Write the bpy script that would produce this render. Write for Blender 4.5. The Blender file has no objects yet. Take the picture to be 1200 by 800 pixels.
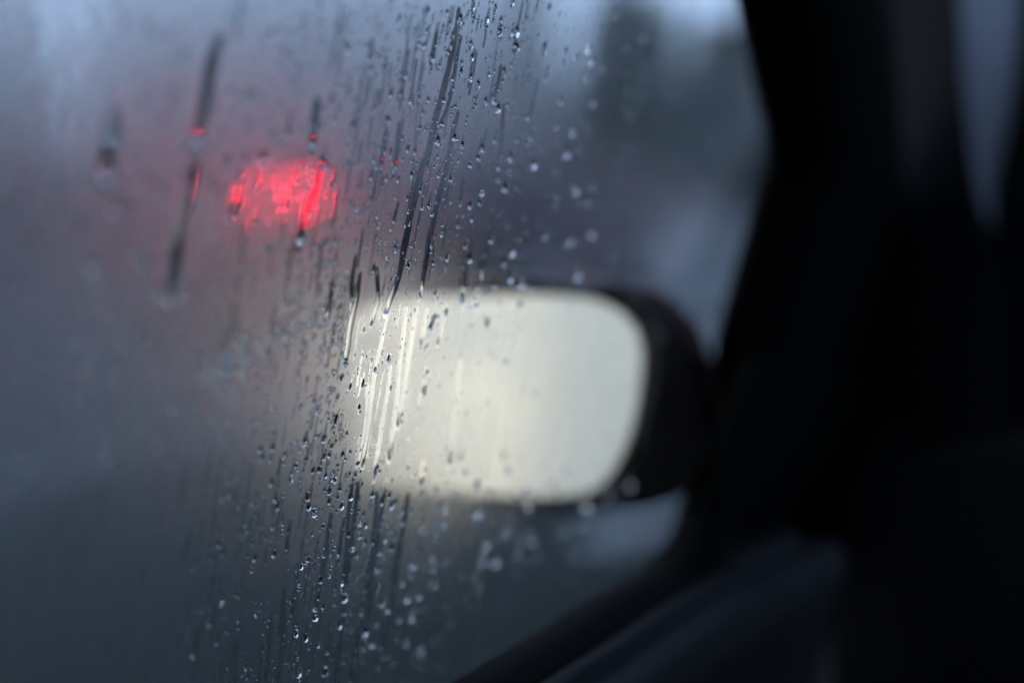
import bpy, bmesh, math, random
import numpy as np
from mathutils import Vector, Matrix, noise
R = math.radians
random.seed(7)
scene = bpy.context.scene
C = scene.collection

# ------------------------------------------------------------------ camera
EYE = Vector((0.0, 0.0, 1.30))
YAW, PITCH = R(30.0), R(-7.2)
cam_data = bpy.data.cameras.new('camera')
cam_data.sensor_width = 36.0
cam_data.lens = 50.0
cam_data.clip_start = 0.01
cam_data.clip_end = 3000
cam = bpy.data.objects.new('camera', cam_data)
C.objects.link(cam)
cam.location = EYE
cam.rotation_euler = (math.pi/2 + PITCH, 0, YAW)
scene.camera = cam
cam_data.dof.use_dof = True
cam_data.dof.aperture_fstop = 2.1
cam_data.dof.aperture_blades = 0

CAMROT = cam.rotation_euler.to_matrix()
FPX = 1200 * 50.0 / 36.0
def ray(px, py):                         # direction with unit depth along the lens axis
    return CAMROT @ Vector(((px-600)/FPX, -(py-400)/FPX, -1.0))
def at(px, py, depth):
    return EYE + ray(px, py) * depth
def on_plane(px, py, p0, n):
    d = ray(px, py)
    return EYE + d * ((p0-EYE).dot(n) / d.dot(n))

# the side window: leans inwards at the top
TILT = math.tan(R(12.0))
GLASS_X = -0.30
def glass_x(z, off=0.0):
    return GLASS_X - (EYE.z - z)*TILT + off
GN = Vector((-1, 0, TILT)).normalized()           # outward normal
GP = Vector((GLASS_X, 0, EYE.z))
def on_glass(px, py, inset=0.0):
    return on_plane(px, py, GP - GN*inset, GN)
FOC = on_glass(445, 400)
cam_data.dof.focus_distance = (FOC-EYE).dot(ray(600, 400))

# ------------------------------------------------------------------ sky and light: overcast dusk
world = bpy.data.worlds.new('World')
scene.world = world
world.use_nodes = True
wn, wl = world.node_tree.nodes, world.node_tree.links
wn.clear()
sky = wn.new('ShaderNodeTexSky')
sky.sky_type = 'NISHITA'
sky.sun_disc = False
sky.sun_elevation = R(14)
sky.sun_rotation = R(205)
sky.air_density = 1.6
sky.dust_density = 4.0
sky.ozone_density = 5.0
hsv = wn.new('ShaderNodeHueSaturation'); hsv.inputs['Saturation'].default_value = 0.8
wb = wn.new('ShaderNodeBackground'); wb.inputs['Strength'].default_value = 0.06
tint = wn.new('ShaderNodeMix'); tint.data_type = 'RGBA'; tint.blend_type = 'MIX'
tint.inputs['Factor'].default_value = 0.75
tint.inputs['B'].default_value = (7.7, 10.8, 16.6, 1)      # even cloud cover
wo = wn.new('ShaderNodeOutputWorld')
wl.new(sky.outputs[0], hsv.inputs['Color'])
wl.new(hsv.outputs[0], tint.inputs['A'])
wl.new(tint.outputs['Result'], wb.inputs[0]); wl.new(wb.outputs[0], wo.inputs[0])
sun_d = bpy.data.lights.new('sun', 'SUN')
sun_d.energy = 0.5; sun_d.angle = R(30); sun_d.color = (1.0, 0.96, 0.92)
sun = bpy.data.objects.new('sun', sun_d); C.objects.link(sun)
sun.rotation_euler = (R(76), 0, R(-25))
scene.view_settings.view_transform = 'Standard'
scene.view_settings.look = 'None'
scene.view_settings.gamma = 1.0
scene.view_settings.exposure = 1.0
scene.cycles.use_denoising = True
scene.cycles.adaptive_threshold = 0.02
scene.cycles.max_bounces = 12
scene.cycles.diffuse_bounces = 2
scene.cycles.transmission_bounces = 14
scene.cycles.glossy_bounces = 6
scene.cycles.sample_clamp_indirect = 12.0
scene.cycles.blur_glossy = 0.1

# ------------------------------------------------------------------ helpers
def link(name, me, mat=None, parent=None):
    o = bpy.data.objects.new(name, me); C.objects.link(o)
    if mat is not None and me is not None and len(me.materials) == 0:
        for m in (mat if isinstance(mat, (list, tuple)) else [mat]): me.materials.append(m)
    if parent is not None: o.parent = parent
    return o
def empty(name, loc=(0, 0, 0), rz=0):
    o = bpy.data.objects.new(name, None); C.objects.link(o)
    o.location = loc; o.rotation_euler = (0, 0, rz); o.empty_display_size = 0.05
    return o
def crisp(o):
    o.data.set_sharp_from_angle(angle=1.15); return o
def tag(o, label=None, cat=None, group=None, kind=None):
    for k, v in (('label', label), ('category', cat), ('group', group), ('kind', kind)):
        if v: o[k] = v
    return o
def from_bm(name, bm, mat, parent=None, smooth=False):
    me = bpy.data.meshes.new(name)
    bmesh.ops.recalc_face_normals(bm, faces=bm.faces[:])
    bm.to_mesh(me); bm.free()
    if smooth:
        for p in me.polygons: p.use_smooth = True
    return link(name, me, mat, parent)
def from_data(name, verts, faces, mat, parent=None, smooth=False):
    me = bpy.data.meshes.new(name)
    me.from_pydata([tuple(v) for v in verts], [], faces); me.update()
    bm = bmesh.new(); bm.from_mesh(me)
    bmesh.ops.recalc_face_normals(bm, faces=bm.faces[:]); bm.to_mesh(me); bm.free()
    if smooth:
        for p in me.polygons: p.use_smooth = True
    return link(name, me, mat, parent)
def box_bm(bm, c, s, bevel=0.0, rot=None):
    M = Matrix.Translation(Vector(c))
    if rot is not None: M = M @ rot.to_4x4()
    g = bmesh.ops.create_cube(bm, size=1.0, matrix=M @ Matrix.Diagonal((*s, 1)))
    if bevel:
        ed = list({e for v in g['verts'] for e in v.link_edges})
        bmesh.ops.bevel(bm, geom=ed, offset=bevel, segments=3, profile=0.6, affect='EDGES')
def box(name, c, s, mat, parent=None, bevel=0.0, rot=None):
    bm = bmesh.new(); box_bm(bm, c, s, bevel, rot)
    return from_bm(name, bm, mat, parent, smooth=False)
def slab(name, pts, direction, mat, parent=None, bevel=0.0, smooth=False):
    """closed prism: polygon pts extruded along a vector, edges rounded"""
    bm = bmesh.new()
    a = [bm.verts.new(p) for p in pts]
    b = [bm.verts.new(Vector(p)+Vector(direction)) for p in pts]
    bm.faces.new(a); bm.faces.new(b[::-1])
    n = len(a)
    for i in range(n): bm.faces.new((a[i], b[i], b[(i+1) % n], a[(i+1) % n]))
    if bevel:
        bmesh.ops.bevel(bm, geom=bm.edges[:], offset=bevel, segments=3, profile=0.6, affect='EDGES', clamp_overlap=True)
    return from_bm(name, bm, mat, parent, smooth)
def loft(name, rings, mat, parent=None, closed=True, cap=True, smooth=True):
    n = len(rings[0]); verts = [v for r in rings for v in r]; faces = []
    for k in range(len(rings)-1):
        for i in range(n if closed else n-1):
            j = (i+1) % n
            faces.append((k*n+i, k*n+j, (k+1)*n+j, (k+1)*n+i))
    if cap and closed:
        faces.append(tuple(range(n))[::-1]); faces.append(tuple((len(rings)-1)*n+i for i in range(n)))
    return from_data(name, verts, faces, mat, parent, smooth)
def catmull(pts, per=6, closed=False):
    pts = [Vector(p) for p in pts]; out = []; n = len(pts)
    rng = range(n) if closed else range(n-1)
    for i in rng:
        g = (lambda k: pts[k % n]) if closed else (lambda k: pts[min(max(k, 0), n-1)])
        p0, p1, p2, p3 = g(i-1), g(i), g(i+1), g(i+2)
        for s in range(per):
            t = s/per
            out.append(0.5*((2*p1)+(p2-p0)*t+(2*p0-5*p1+4*p2-p3)*t*t+(3*p1-p0-3*p2+p3)*t**3))
    if not closed: out.append(pts[-1])
    return out

# ------------------------------------------------------------------ materials
def new_mat(name):
    m = bpy.data.materials.new(name); m.use_nodes = True
    return m, m.node_tree.nodes, m.node_tree.links, m.node_tree.nodes.get('Principled BSDF')
def plain(name, col, rough=0.6, metal=0.0, var=0.0, scale=40.0, bump=0.0, spec=0.5, coat=0.0):
    m, n, l, b = new_mat(name)
    b.inputs['Base Color'].default_value = (*col, 1)
    b.inputs['Roughness'].default_value = rough
    b.inputs['Metallic'].default_value = metal
    b.inputs['Specular IOR Level'].default_value = spec
    b.inputs['Coat Weight'].default_value = coat
    if var or bump:
        tc = n.new('ShaderNodeTexCoord'); nz = n.new('ShaderNodeTexNoise')
        nz.inputs['Scale'].default_value = scale; nz.inputs['Detail'].default_value = 5
        l.new(tc.outputs['Object'], nz.inputs['Vector'])
        if var:
            mx = n.new('ShaderNodeMix'); mx.data_type = 'RGBA'
            mx.inputs['A'].default_value = (*[c*(1-var) for c in col], 1)
            mx.inputs['B'].default_value = (*[min(1, c*(1+var)) for c in col], 1)
            l.new(nz.outputs['Fac'], mx.inputs['Factor']); l.new(mx.outputs['Result'], b.inputs['Base Color'])
        if bump:
            bp = n.new('ShaderNodeBump'); bp.inputs['Strength'].default_value = bump; bp.inputs['Distance'].default_value = 0.002
            l.new(nz.outputs['Fac'], bp.inputs['Height']); l.new(bp.outputs['Normal'], b.inputs['Normal'])
    return m
def emit(name, col, strength):
    m, n, l, b = new_mat(name)
    b.inputs['Base Color'].default_value = (*[c*0.5 for c in col], 1)
    b.inputs['Roughness'].default_value = 0.2
    b.inputs['Emission Color'].default_value = (*col, 1)
    b.inputs['Emission Strength'].default_value = strength
    return m

M = {}
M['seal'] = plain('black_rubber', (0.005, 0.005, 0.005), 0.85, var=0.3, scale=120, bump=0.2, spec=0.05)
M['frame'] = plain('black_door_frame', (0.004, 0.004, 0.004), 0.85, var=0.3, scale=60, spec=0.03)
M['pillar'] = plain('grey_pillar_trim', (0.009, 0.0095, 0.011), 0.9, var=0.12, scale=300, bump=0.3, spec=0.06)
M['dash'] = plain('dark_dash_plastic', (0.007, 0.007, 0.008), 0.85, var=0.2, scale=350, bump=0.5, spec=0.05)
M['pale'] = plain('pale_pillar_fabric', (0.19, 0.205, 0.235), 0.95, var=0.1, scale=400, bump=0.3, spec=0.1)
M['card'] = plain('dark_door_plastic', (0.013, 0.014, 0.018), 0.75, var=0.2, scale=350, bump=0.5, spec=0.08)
M['liner'] = plain('headliner', (0.05, 0.05, 0.053), 0.95, var=0.1, scale=200)
M['mirror_shell'] = plain('black_mirror_plastic', (0.004, 0.004, 0.0045), 0.85, var=0.3, scale=120, spec=0.02)
M['maroon'] = plain('maroon_paint', (0.07, 0.008, 0.014), 0.5, coat=0.2)
M['car_dark'] = plain('dark_car_paint', (0.005, 0.006, 0.009), 0.5, spec=0.12)
M['car_grey'] = plain('grey_car_paint', (0.16, 0.17, 0.18), 0.35, metal=0.3, coat=0.7)
M['car_glass'] = plain('dark_car_glass', (0.008, 0.01, 0.012), 0.08, spec=0.5)
M['tyre'] = plain('tyre_rubber', (0.012, 0.012, 0.012), 0.8)
M['rim'] = plain('alloy_rim', (0.45, 0.45, 0.47), 0.35, metal=0.9)
M['chrome'] = plain('bright_trim', (0.5, 0.5, 0.52), 0.25, metal=1.0)
M['plate'] = plain('number_plate_white', (0.7, 0.7, 0.68), 0.5)
M['tail_lit'] = emit('tail_lamp_lit', (1.0, 0.006, 0.034), 7.5)
M['tail_dim'] = emit('tail_lamp_dim', (1.0, 0.012, 0.045), 0.12)
M['tail_off'] = plain('tail_lamp_red_lens', (0.25, 0.01, 0.015), 0.15)
M['head_lit'] = emit('headlamp_lit', (1.0, 0.77, 0.52), 285.0)
M['head_off'] = plain('headlamp_clear_lens', (0.5, 0.5, 0.5), 0.15)

# wet mirror: silvered glass dulled by a film of drizzle
def mirror_material():
    m, n, l, b = new_mat('wet_mirror_glass'); n.remove(b)
    out = n.get('Material Output')
    g1 = n.new('ShaderNodeBsdfGlossy'); g1.inputs['Roughness'].default_value = 0.34; g1.inputs['Color'].default_value = (0.80, 0.84, 0.80, 1)
    g2 = n.new('ShaderNodeBsdfGlossy'); g2.inputs['Roughness'].default_value = 0.58; g2.inputs['Color'].default_value = (0.84, 0.87, 0.82, 1)
    mx = n.new('ShaderNodeMixShader')
    tc = n.new('ShaderNodeTexCoord'); nz = n.new('ShaderNodeTexNoise'); nz.inputs['Scale'].default_value = 22; nz.inputs['Detail'].default_value = 5
    mr = n.new('ShaderNodeMapRange'); mr.inputs['To Min'].default_value = 0.1; mr.inputs['To Max'].default_value = 0.95
    mr.inputs['From Min'].default_value = 0.3; mr.inputs['From Max'].default_value = 0.7
    l.new(tc.outputs['Object'], nz.inputs['Vector']); l.new(nz.outputs['Fac'], mr.inputs['Value'])
    l.new(mr.outputs[0], mx.inputs[0]); l.new(g1.outputs[0], mx.inputs[1]); l.new(g2.outputs[0], mx.inputs[2])
    l.new(mx.outputs[0], out.inputs['Surface'])
    return m
M['mirror'] = mirror_material()

# window glass: clear outer face, inner face with condensation (attribute 'mist', 0 where water has wiped it)
def glass_clear():
    m, n, l, b = new_mat('window_glass'); n.remove(b)
    g = n.new('ShaderNodeBsdfGlass'); g.inputs['IOR'].default_value = 1.45; g.inputs['Roughness'].default_value = 0.0
    g.inputs['Color'].default_value = (0.95, 0.985, 0.98, 1)
    l.new(g.outputs[0], n.get('Material Output').inputs['Surface'])
    return m
def glass_misted():
    m, n, l, b = new_mat('misted_window_glass'); n.remove(b)
    out = n.get('Material Output')
    g = n.new('ShaderNodeBsdfGlass'); g.inputs['IOR'].default_value = 1.45; g.inputs['Roughness'].default_value = 0.0
    r1 = n.new('ShaderNodeBsdfRefraction'); r1.inputs['IOR'].default_value = 1.45; r1.inputs['Roughness'].default_value = 0.37
    r2 = n.new('ShaderNodeBsdfRefraction'); r2.inputs['IOR'].default_value = 1.45; r2.inputs['Roughness'].default_value = 0.60
    fine = n.new('ShaderNodeMixShader'); fine.inputs[0].default_value = 0.55
    r0 = n.new('ShaderNodeBsdfRefraction'); r0.inputs['IOR'].default_value = 1.45; r0.inputs['Roughness'].default_value = 0.19
    soft = n.new('ShaderNodeMixShader'); soft.inputs[0].default_value = 0.08
    mx = n.new('ShaderNodeMixShader')
    at_ = n.new('ShaderNodeAttribute'); at_.attribute_name = 'mist'
    tc = n.new('ShaderNodeTexCoord'); mp = n.new('ShaderNodeMapping'); mp.inputs['Scale'].default_value = (1, 1, 0.35)
    nz = n.new('ShaderNodeTexNoise'); nz.inputs['Scale'].default_value = 1100; nz.inputs['Detail'].default_value = 3
    mr = n.new('ShaderNodeMapRange'); mr.inputs['From Min'].default_value = 0.3; mr.inputs['From Max'].default_value = 0.7
    mr.inputs['To Min'].default_value = 0.88; mr.inputs['To Max'].default_value = 1.06
    ml = n.new('ShaderNodeMath'); ml.operation = 'MULTIPLY'; ml.use_clamp = True
    l.new(tc.outputs['Object'], mp.inputs[0]); l.new(mp.outputs[0], nz.inputs['Vector']); l.new(nz.outputs['Fac'], mr.inputs['Value'])
    l.new(at_.outputs['Fac'], ml.inputs[0]); l.new(mr.outputs[0], ml.inputs[1])
    l.new(r1.outputs[0], fine.inputs[1]); l.new(r2.outputs[0], fine.inputs[2])
    l.new(ml.outputs[0], mx.inputs[0]); l.new(g.outputs[0], mx.inputs[1]); l.new(fine.outputs[0], soft.inputs[1]); l.new(r0.outputs[0], soft.inputs[2]); l.new(soft.outputs[0], mx.inputs[2])
    l.new(mx.outputs[0], out.inputs['Surface'])
    return m
def water():
    m, n, l, b = new_mat('water'); n.remove(b)
    g = n.new('ShaderNodeBsdfGlass'); g.inputs['IOR'].default_value = 1.333; g.inputs['Roughness'].default_value = 0.0
    l.new(g.outputs[0], n.get('Material Output').inputs['Surface'])
    return m
M['glass'] = glass_clear(); M['misted'] = glass_misted(); M['water'] = water()

def ground_mat(name, c1, c2, scale, rough_lo, rough_hi, bump=0.3, spec=0.5):
    m, n, l, b = new_mat(name)
    b.inputs['Specular IOR Level'].default_value = spec
    tc = n.new('ShaderNodeTexCoord')
    nz = n.new('ShaderNodeTexNoise'); nz.inputs['Scale'].default_value = scale; nz.inputs['Detail'].default_value = 8
    n2 = n.new('ShaderNodeTexNoise'); n2.inputs['Scale'].default_value = 0.35; n2.inputs['Detail'].default_value = 4
    for q in (nz, n2): l.new(tc.outputs['Object'], q.inputs['Vector'])
    mx = n.new('ShaderNodeMix'); mx.data_type = 'RGBA'
    mx.inputs['A'].default_value = (*c1, 1); mx.inputs['B'].default_value = (*c2, 1)
    l.new(nz.outputs['Fac'], mx.inputs['Factor']); l.new(mx.outputs['Result'], b.inputs['Base Color'])
    mr = n.new('ShaderNodeMapRange'); mr.inputs['From Min'].default_value = 0.35; mr.inputs['From Max'].default_value = 0.65
    mr.inputs['To Min'].default_value = rough_lo; mr.inputs['To Max'].default_value = rough_hi
    l.new(n2.outputs['Fac'], mr.inputs['Value']); l.new(mr.outputs[0], b.inputs['Roughness'])
    bp = n.new('ShaderNodeBump'); bp.inputs['Strength'].default_value = bump; bp.inputs['Distance'].default_value = 0.01
    l.new(nz.outputs['Fac'], bp.inputs['Height']); l.new(bp.outputs['Normal'], b.inputs['Normal'])
    return m
M['asphalt'] = ground_mat('wet_asphalt', (0.018, 0.02, 0.022), (0.036, 0.038, 0.042), 60, 0.34, 0.55, 0.12, 0.16)
M['grass'] = ground_mat('wet_grass', (0.010, 0.014, 0.013), (0.022, 0.027, 0.025), 25, 0.7, 0.95, 0.6, 0.1)
M['added_puddle'] = plain('puddle_water', (0.02, 0.022, 0.02), 0.24)
M['blade'] = plain('grass_blades', (0.018, 0.025, 0.019), 0.8, var=0.4, scale=3, spec=0.2)
M['kerb'] = ground_mat('kerb_concrete', (0.10, 0.10, 0.105), (0.16, 0.16, 0.16), 30, 0.4, 0.7)
M['paint'] = plain('road_paint', (0.6, 0.6, 0.58), 0.4, var=0.2, scale=8)
M['bark'] = plain('bark', (0.05, 0.04, 0.03), 0.9, var=0.4, scale=12, bump=0.8)
def leaf_mat():
    m, n, l, b = new_mat('conifer_needles')
    oi = n.new('ShaderNodeTexCoord'); nz = n.new('ShaderNodeTexNoise'); nz.inputs['Scale'].default_value = 0.9
    mx = n.new('ShaderNodeMix'); mx.data_type = 'RGBA'
    mx.inputs['A'].default_value = (0.022, 0.035, 0.022, 1); mx.inputs['B'].default_value = (0.06, 0.07, 0.04, 1)
    l.new(oi.outputs['Object'], nz.inputs['Vector']); l.new(nz.outputs['Fac'], mx.inputs['Factor']); l.new(mx.outputs['Result'], b.inputs['Base Color'])
    b.inputs['Roughness'].default_value = 0.7
    return m
M['leaf'] = leaf_mat()

# ------------------------------------------------------------------ the setting
def sheet(name, x0, x1, y0, y1, z, mat, kind='structure'):
    o = from_data(name, [(x0, y0, z), (x1, y0, z), (x1, y1, z), (x0, y1, z)], [(0, 1, 2, 3)], mat)
    o['kind'] = kind
    return o
sheet('ground', -1500, 1500, -1500, 1500, -0.02, M['grass'])
sheet('near_road', -1.2, 5.5, -300, 1200, 0.0, M['asphalt'])
sheet('far_road', -14.0, -4.3, -300, 1200, 0.0, M['asphalt'])
for nm, x0 in (('verge_kerb', -14.2), ('median_kerb', -4.5), ('near_kerb', 5.5)):
    o = box(nm, (x0+0.1, 450, 0.02), (0.2, 1500, 0.14), M['kerb'], bevel=0.015); o['kind'] = 'structure'
def added_puddle(cx, cy, a, b, seed):
    rnd = random.Random(seed); n = 40; ph = [rnd.uniform(0, 6.28) for _ in range(4)]
    vs_ = []
    for k in range(n):
        t = k*math.tau/n; r = 1+.16*math.sin(2*t+ph[0])+.10*math.sin(3*t+ph[1])+.06*math.sin(5*t+ph[2])
        vs_.append((cx+a*r*math.cos(t), cy+b*r*math.sin(t), 0.006))
    o = from_data('added_puddle', vs_, [tuple(range(n))], M['added_puddle']); o['kind'] = 'structure'
added_puddle(-2.1, 4.5, .13, .30, 2)  # added to reflect sky as a light patch below the mirror
added_puddle(-3.6, 9.3, .55, 1.9, 6)  # added to brighten the ground by the mirror's outer corner
marks = empty('road_markings', (0, 0, 0.004)); marks['kind'] = 'structure'
for k in range(24):
    from_data('lane_dash', [(-10.3, -12+k*9, 0), (-10.17, -12+k*9, 0), (-10.17, -8.5+k*9, 0), (-10.3, -8.5+k*9, 0)], [(0, 1, 2, 3)], M['paint'], marks)

rg = random.Random(21); gv, gf = [], []
for k in range(9000):
    x, y = rg.uniform(-4.5, -1.25), rg.uniform(-1, 14)
    if ((x+2.1)/.36)**2+((y-4.5)/.68)**2 < 1 or ((x+3.6)/.6)**2+((y-9.3)/2.0)**2 < 1: continue
    a, h_ = rg.uniform(0, 6.28), rg.uniform(.03, .09); k0 = len(gv)
    gv += [(x, y, -.02), (x+.012*math.cos(a), y+.012*math.sin(a), -.02), (x+.03*math.sin(a), y+.03*math.cos(a), h_)]
    gf.append((k0, k0+1, k0+2))
o = from_data('grass_blades', gv, gf, M['blade']); tag(o, 'dark wet grass on the verge beside the car', 'grass', None, 'stuff')

# ------------------------------------------------------------------ trees behind the road
def make_tree(name, h, seed):
    rnd = random.Random(seed)
    root = empty(name)
    rings = []
    for k in range(9):
        t = k/8; r = 0.20*(1-t)**0.8 + 0.015
        rings.append([Vector((math.cos(a)*r+0.05*math.sin(3*t), math.sin(a)*r, t*h*0.97-0.05)) for a in [i*math.tau/8 for i in range(8)]])
    loft('trunk', rings, M['bark'], root)
    verts, faces = [], []
    def spray(p, d, s):
        up = Vector((0, 0, 1)); side = d.cross(up).normalized()
        k = len(verts)
        tw = rnd.uniform(-0.6, 0.6); side = (Matrix.Rotation(tw, 3, d) @ side)
        q = [p, p+d*s*0.45+side*s*0.32, p+d*s, p+d*s*0.45-side*s*0.32]
        q[2] = q[2]+Vector((0, 0, -0.12*s))
        verts.extend(q); faces.append((k, k+1, k+2)); faces.append((k, k+2, k+3))
    bv, bf = [], []
    n_lv = int(h*2.6)
    for L in range(n_lv):
        t = (L+rnd.random())/n_lv
        z = h*(0.10+0.88*t); reach = (0.24*h*(1-t)**0.85+0.25)*rnd.uniform(0.7, 1.15)
        for b in range(8):
            a = rnd.uniform(0, math.tau); d = Vector((math.cos(a), math.sin(a), rnd.uniform(-0.25, 0.15))).normalized()
            ln = reach*rnd.uniform(0.6, 1.0); p0 = Vector((0, 0, z))
            k = len(bv); pw = Vector((0, 0, 0.025)); ps = d.cross(Vector((0, 0, 1))).normalized()*0.02
            bv.extend([p0+pw, p0-pw+ps, p0-pw-ps, p0+d*ln]); bf.extend([(k, k+1, k+3), (k+1, k+2, k+3), (k+2, k, k+3)])
            for s in range(14):
                f = 0.15+0.85*s/13
                dd = (d+Vector((rnd.uniform(-.8, .8), rnd.uniform(-.8, .8), rnd.uniform(-.5, .3)))).normalized()
                spray(p0+d*ln*f, dd, rnd.uniform(0.25, 0.5)*(0.7+0.03*h))
    me = bpy.data.meshes.new('crown'); me.from_pydata([tuple(v) for v in verts], [], faces); me.update(); link('crown', me, M['leaf'], root)['kind'] = 'stuff'
    me = bpy.data.meshes.new('branches'); me.from_pydata([tuple(v) for v in bv], [], bf); me.update(); link('branches', me, M['bark'], root)['kind'] = 'stuff'
    return root
def copy_tree(o, parent=None):
    c = o.copy(); C.objects.link(c); c.parent = parent
    for ch in list(o.children): copy_tree(ch, c)
    return c
def place_trees():
    protos = [make_tree('conifer_tree', 9.0, 3), make_tree('conifer_tree', 11.0, 4)]
    rnd = random.Random(11); used = [False, False]; spots = []
    for x0, st in ((-16.4, 2.2), (-20.0, 2.6), (-18.4, 2.4)):
        y = 1.0 if x0 != -18.4 else 6.0
        while y < 64:
            spots.append((x0-rnd.uniform(0, 2.2)-0.03*y, y)); y += st*rnd.uniform(.8, 1.3)*(.68 if y < 26 else 1)
    for i, (x, yy) in enumerate(spots):
        k = i % 2
        o = protos[k] if not used[k] else copy_tree(protos[k]); used[k] = True
        s = rnd.uniform(0.47, 0.55) if yy < 25 else rnd.uniform(0.60, 0.67)
        o.location = (x, yy, -0.02); o.rotation_euler = (0, 0, rnd.uniform(0, 6.28)); o.scale = (s*1.1, s*1.1, s)
        tag(o, 'dark conifer in the row of trees beyond the wet road', 'tree', 'conifers lining the far side of the road')
place_trees()

# ------------------------------------------------------------------ cars on the road
def make_car(name, label, loc, rz, paint, tail=('tail_off', 'tail_off'), heads='head_off'):
    root = empty(name, loc, rz); tag(root, label, 'car')
    # local: x right, y forward, z up; length 4.6, width 1.86, height 1.55
    prof = [(-2.28, .45), (-2.30, .72), (-2.24, .98), (-2.16, 1.06), (-1.2, 1.09), (0.4, 1.06), (0.95, 1.02), (1.7, .95), (2.18, .82), (2.28, .62), (2.24, .36), (1.95, .28), (-1.9, .28), (-2.2, .32)]
    P = catmull([Vector((0, a, b)) for a, b in prof], 4, True)
    rings = []
    for xs, sc in ((-.93, .93), (-.90, .985), (-.70, 1), (.70, 1), (.90, .985), (.93, .93)):
        rings.append([Vector((xs, p.y*sc, .66+(p.z-.66)*sc)) for p in P])
    loft('body', rings, paint, root)
    cab = [(-2.05, 1.05), (-1.92, 1.38), (-1.6, 1.52), (-.6, 1.58), (.25, 1.52), (.62, 1.36), (1.15, 1.01)]
    cp = catmull([Vector((0, a, b)) for a, b in cab], 4)
    rings = []
    for s, k in ((-1, 0), (-.97, .1), (-.6, 1), (.6, 1), (.97, .1), (1, 0)):
        pass
    def half(z): return .86-.20*max(0, (z-1.0))/.55
    g = [[Vector((-half(p.z), p.y, p.z)), Vector((-half(p.z)*.9, p.y, p.z+.02)), Vector((0, p.y, p.z+.035)), Vector((half(p.z)*.9, p.y, p.z+.02)), Vector((half(p.z), p.y, p.z))] for p in cp]
    verts = [v for r in g for v in r]; faces = []
    for i in range(len(g)-1):
        for j in range(4): faces.append((i*5+j, i*5+j+1, (i+1)*5+j+1, (i+1)*5+j))
    n = len(g)
    faces.append(tuple(i*5 for i in range(n))); faces.append(tuple(i*5+4 for i in range(n))[::-1])
    from_data('cabin', verts, faces, paint, root, False)
    # side windows
    for s in (-1, 1):
        for pts in ([(-1.86, 1.10), (-1.72, 1.36), (-1.5, 1.44), (-1.02, 1.47), (-.98, 1.10)], [(-.9, 1.10), (-.92, 1.475), (-.02, 1.48), (-.02, 1.09)], [(.06, 1.09), (.06, 1.475), (.24, 1.45), (.56, 1.30), (.9, 1.07)]):
            pp = [Vector((s*(half(z)+.004), y, z)) for y, z in pts]
            slab('side_window', pp, (s*.008, 0, 0), M['car_glass'], root)
        m = from_bm('door_mirror', _ell((s*1.02, .72, 1.08), (.10, .06, .075)), paint, root, True)
        for yy in (-.72, .18):
            box('door_handle', (s*.945, yy, .90), (.03, .17, .03), paint, root, .008)
        for yy in (-1.42, 1.42):
            w = empty('wheel', (s*.84, yy, .34)); w.parent = root
            for nm, r0, r1, hw, mt in (('tyre', .34, .23, .11, 'tyre'), ('rim', .235, .05, .105, 'rim')):
                prof_ = [(-hw, r1), (-hw, r0-.03), (-hw+.03, r0), (hw-.03, r0), (hw, r0-.03), (hw, r1)]
                loft(nm, [[Vector((a, math.cos(t)*r, math.sin(t)*r)) for t in [i*math.tau/28 for i in range(28)]] for a, r in prof_], M[mt], w)
        # wrap-round tail lamp, headlamp
        lens = slab('tail_lamp', [Vector((s*.60, -2.24, .83)), Vector((s*.91, -2.20, .83)), Vector((s*.93, -2.0, .85)), Vector((s*.93, -1.9, 1.0)), Vector((s*.90, -2.1, 1.02)), Vector((s*.66, -2.2, 1.0))][::1], (s*.02, -.085, 0), M[tail[0 if s < 0 else 1]], root)
        h = from_bm('headlamp', _ell((s*.68, 2.20, .70), (.15, .09, .085)), M[heads], root, True)
    slab('rear_window', [Vector((-.60, -1.99, 1.12)), Vector((.60, -1.99, 1.12)), Vector((.52, -1.90, 1.40)), Vector((-.52, -1.90, 1.40))], (0, -.06, .02), M['car_glass'], root)
    slab('windscreen', [Vector((-.70, 1.00, 1.09)), Vector((.70, 1.00, 1.09)), Vector((.58, .52, 1.42)), Vector((-.58, .52, 1.42))], (0, .05, .05), M['car_glass'], root)
    box('rear_bumper', (0, -2.27, .50), (1.72, .14, .20), paint, root, .04)
    box('front_bumper', (0, 2.24, .46), (1.72, .14, .22), paint, root, .04)
    box('number_plate', (0, -2.325, .74), (.46, .02, .12), M['plate'], root, .004)
    box('grille', (0, 2.29, .66), (.80, .05, .14), M['tyre'], root, .01)
    return root
def _ell(c, s):
    bm = bmesh.new()
    bmesh.ops.create_uvsphere(bm, u_segments=16, v_segments=10, radius=1.0, matrix=Matrix.Translation(c) @ Matrix.Diagonal((*s, 1)))
    return bm

# the dark car ahead in the next lane: its right tail lamp stands where the red glow is
TAIL_DIST = 11.5
lampd = ray(325, 243); lp = EYE + lampd*TAIL_DIST
car_rz = R(-12)
CAR_S = 1.12
off = Matrix.Rotation(car_rz, 3, 'Z') @ Vector((.80, -2.20, 0)) * CAR_S
dark = make_car('dark_car', 'dark car ahead beyond the misted window with its red tail lamp lit', (lp.x-off.x, lp.y-off.y, 0), car_rz, M['car_dark'], ('tail_off', 'tail_lit'))
dark.scale = (CAR_S,)*3
make_car('following_car', 'grey car behind with headlamps on, glowing in the wing mirror', (-1.1, -9.5, 0), 0, M['car_grey'], ('tail_off', 'tail_off'), 'head_lit')

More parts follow.
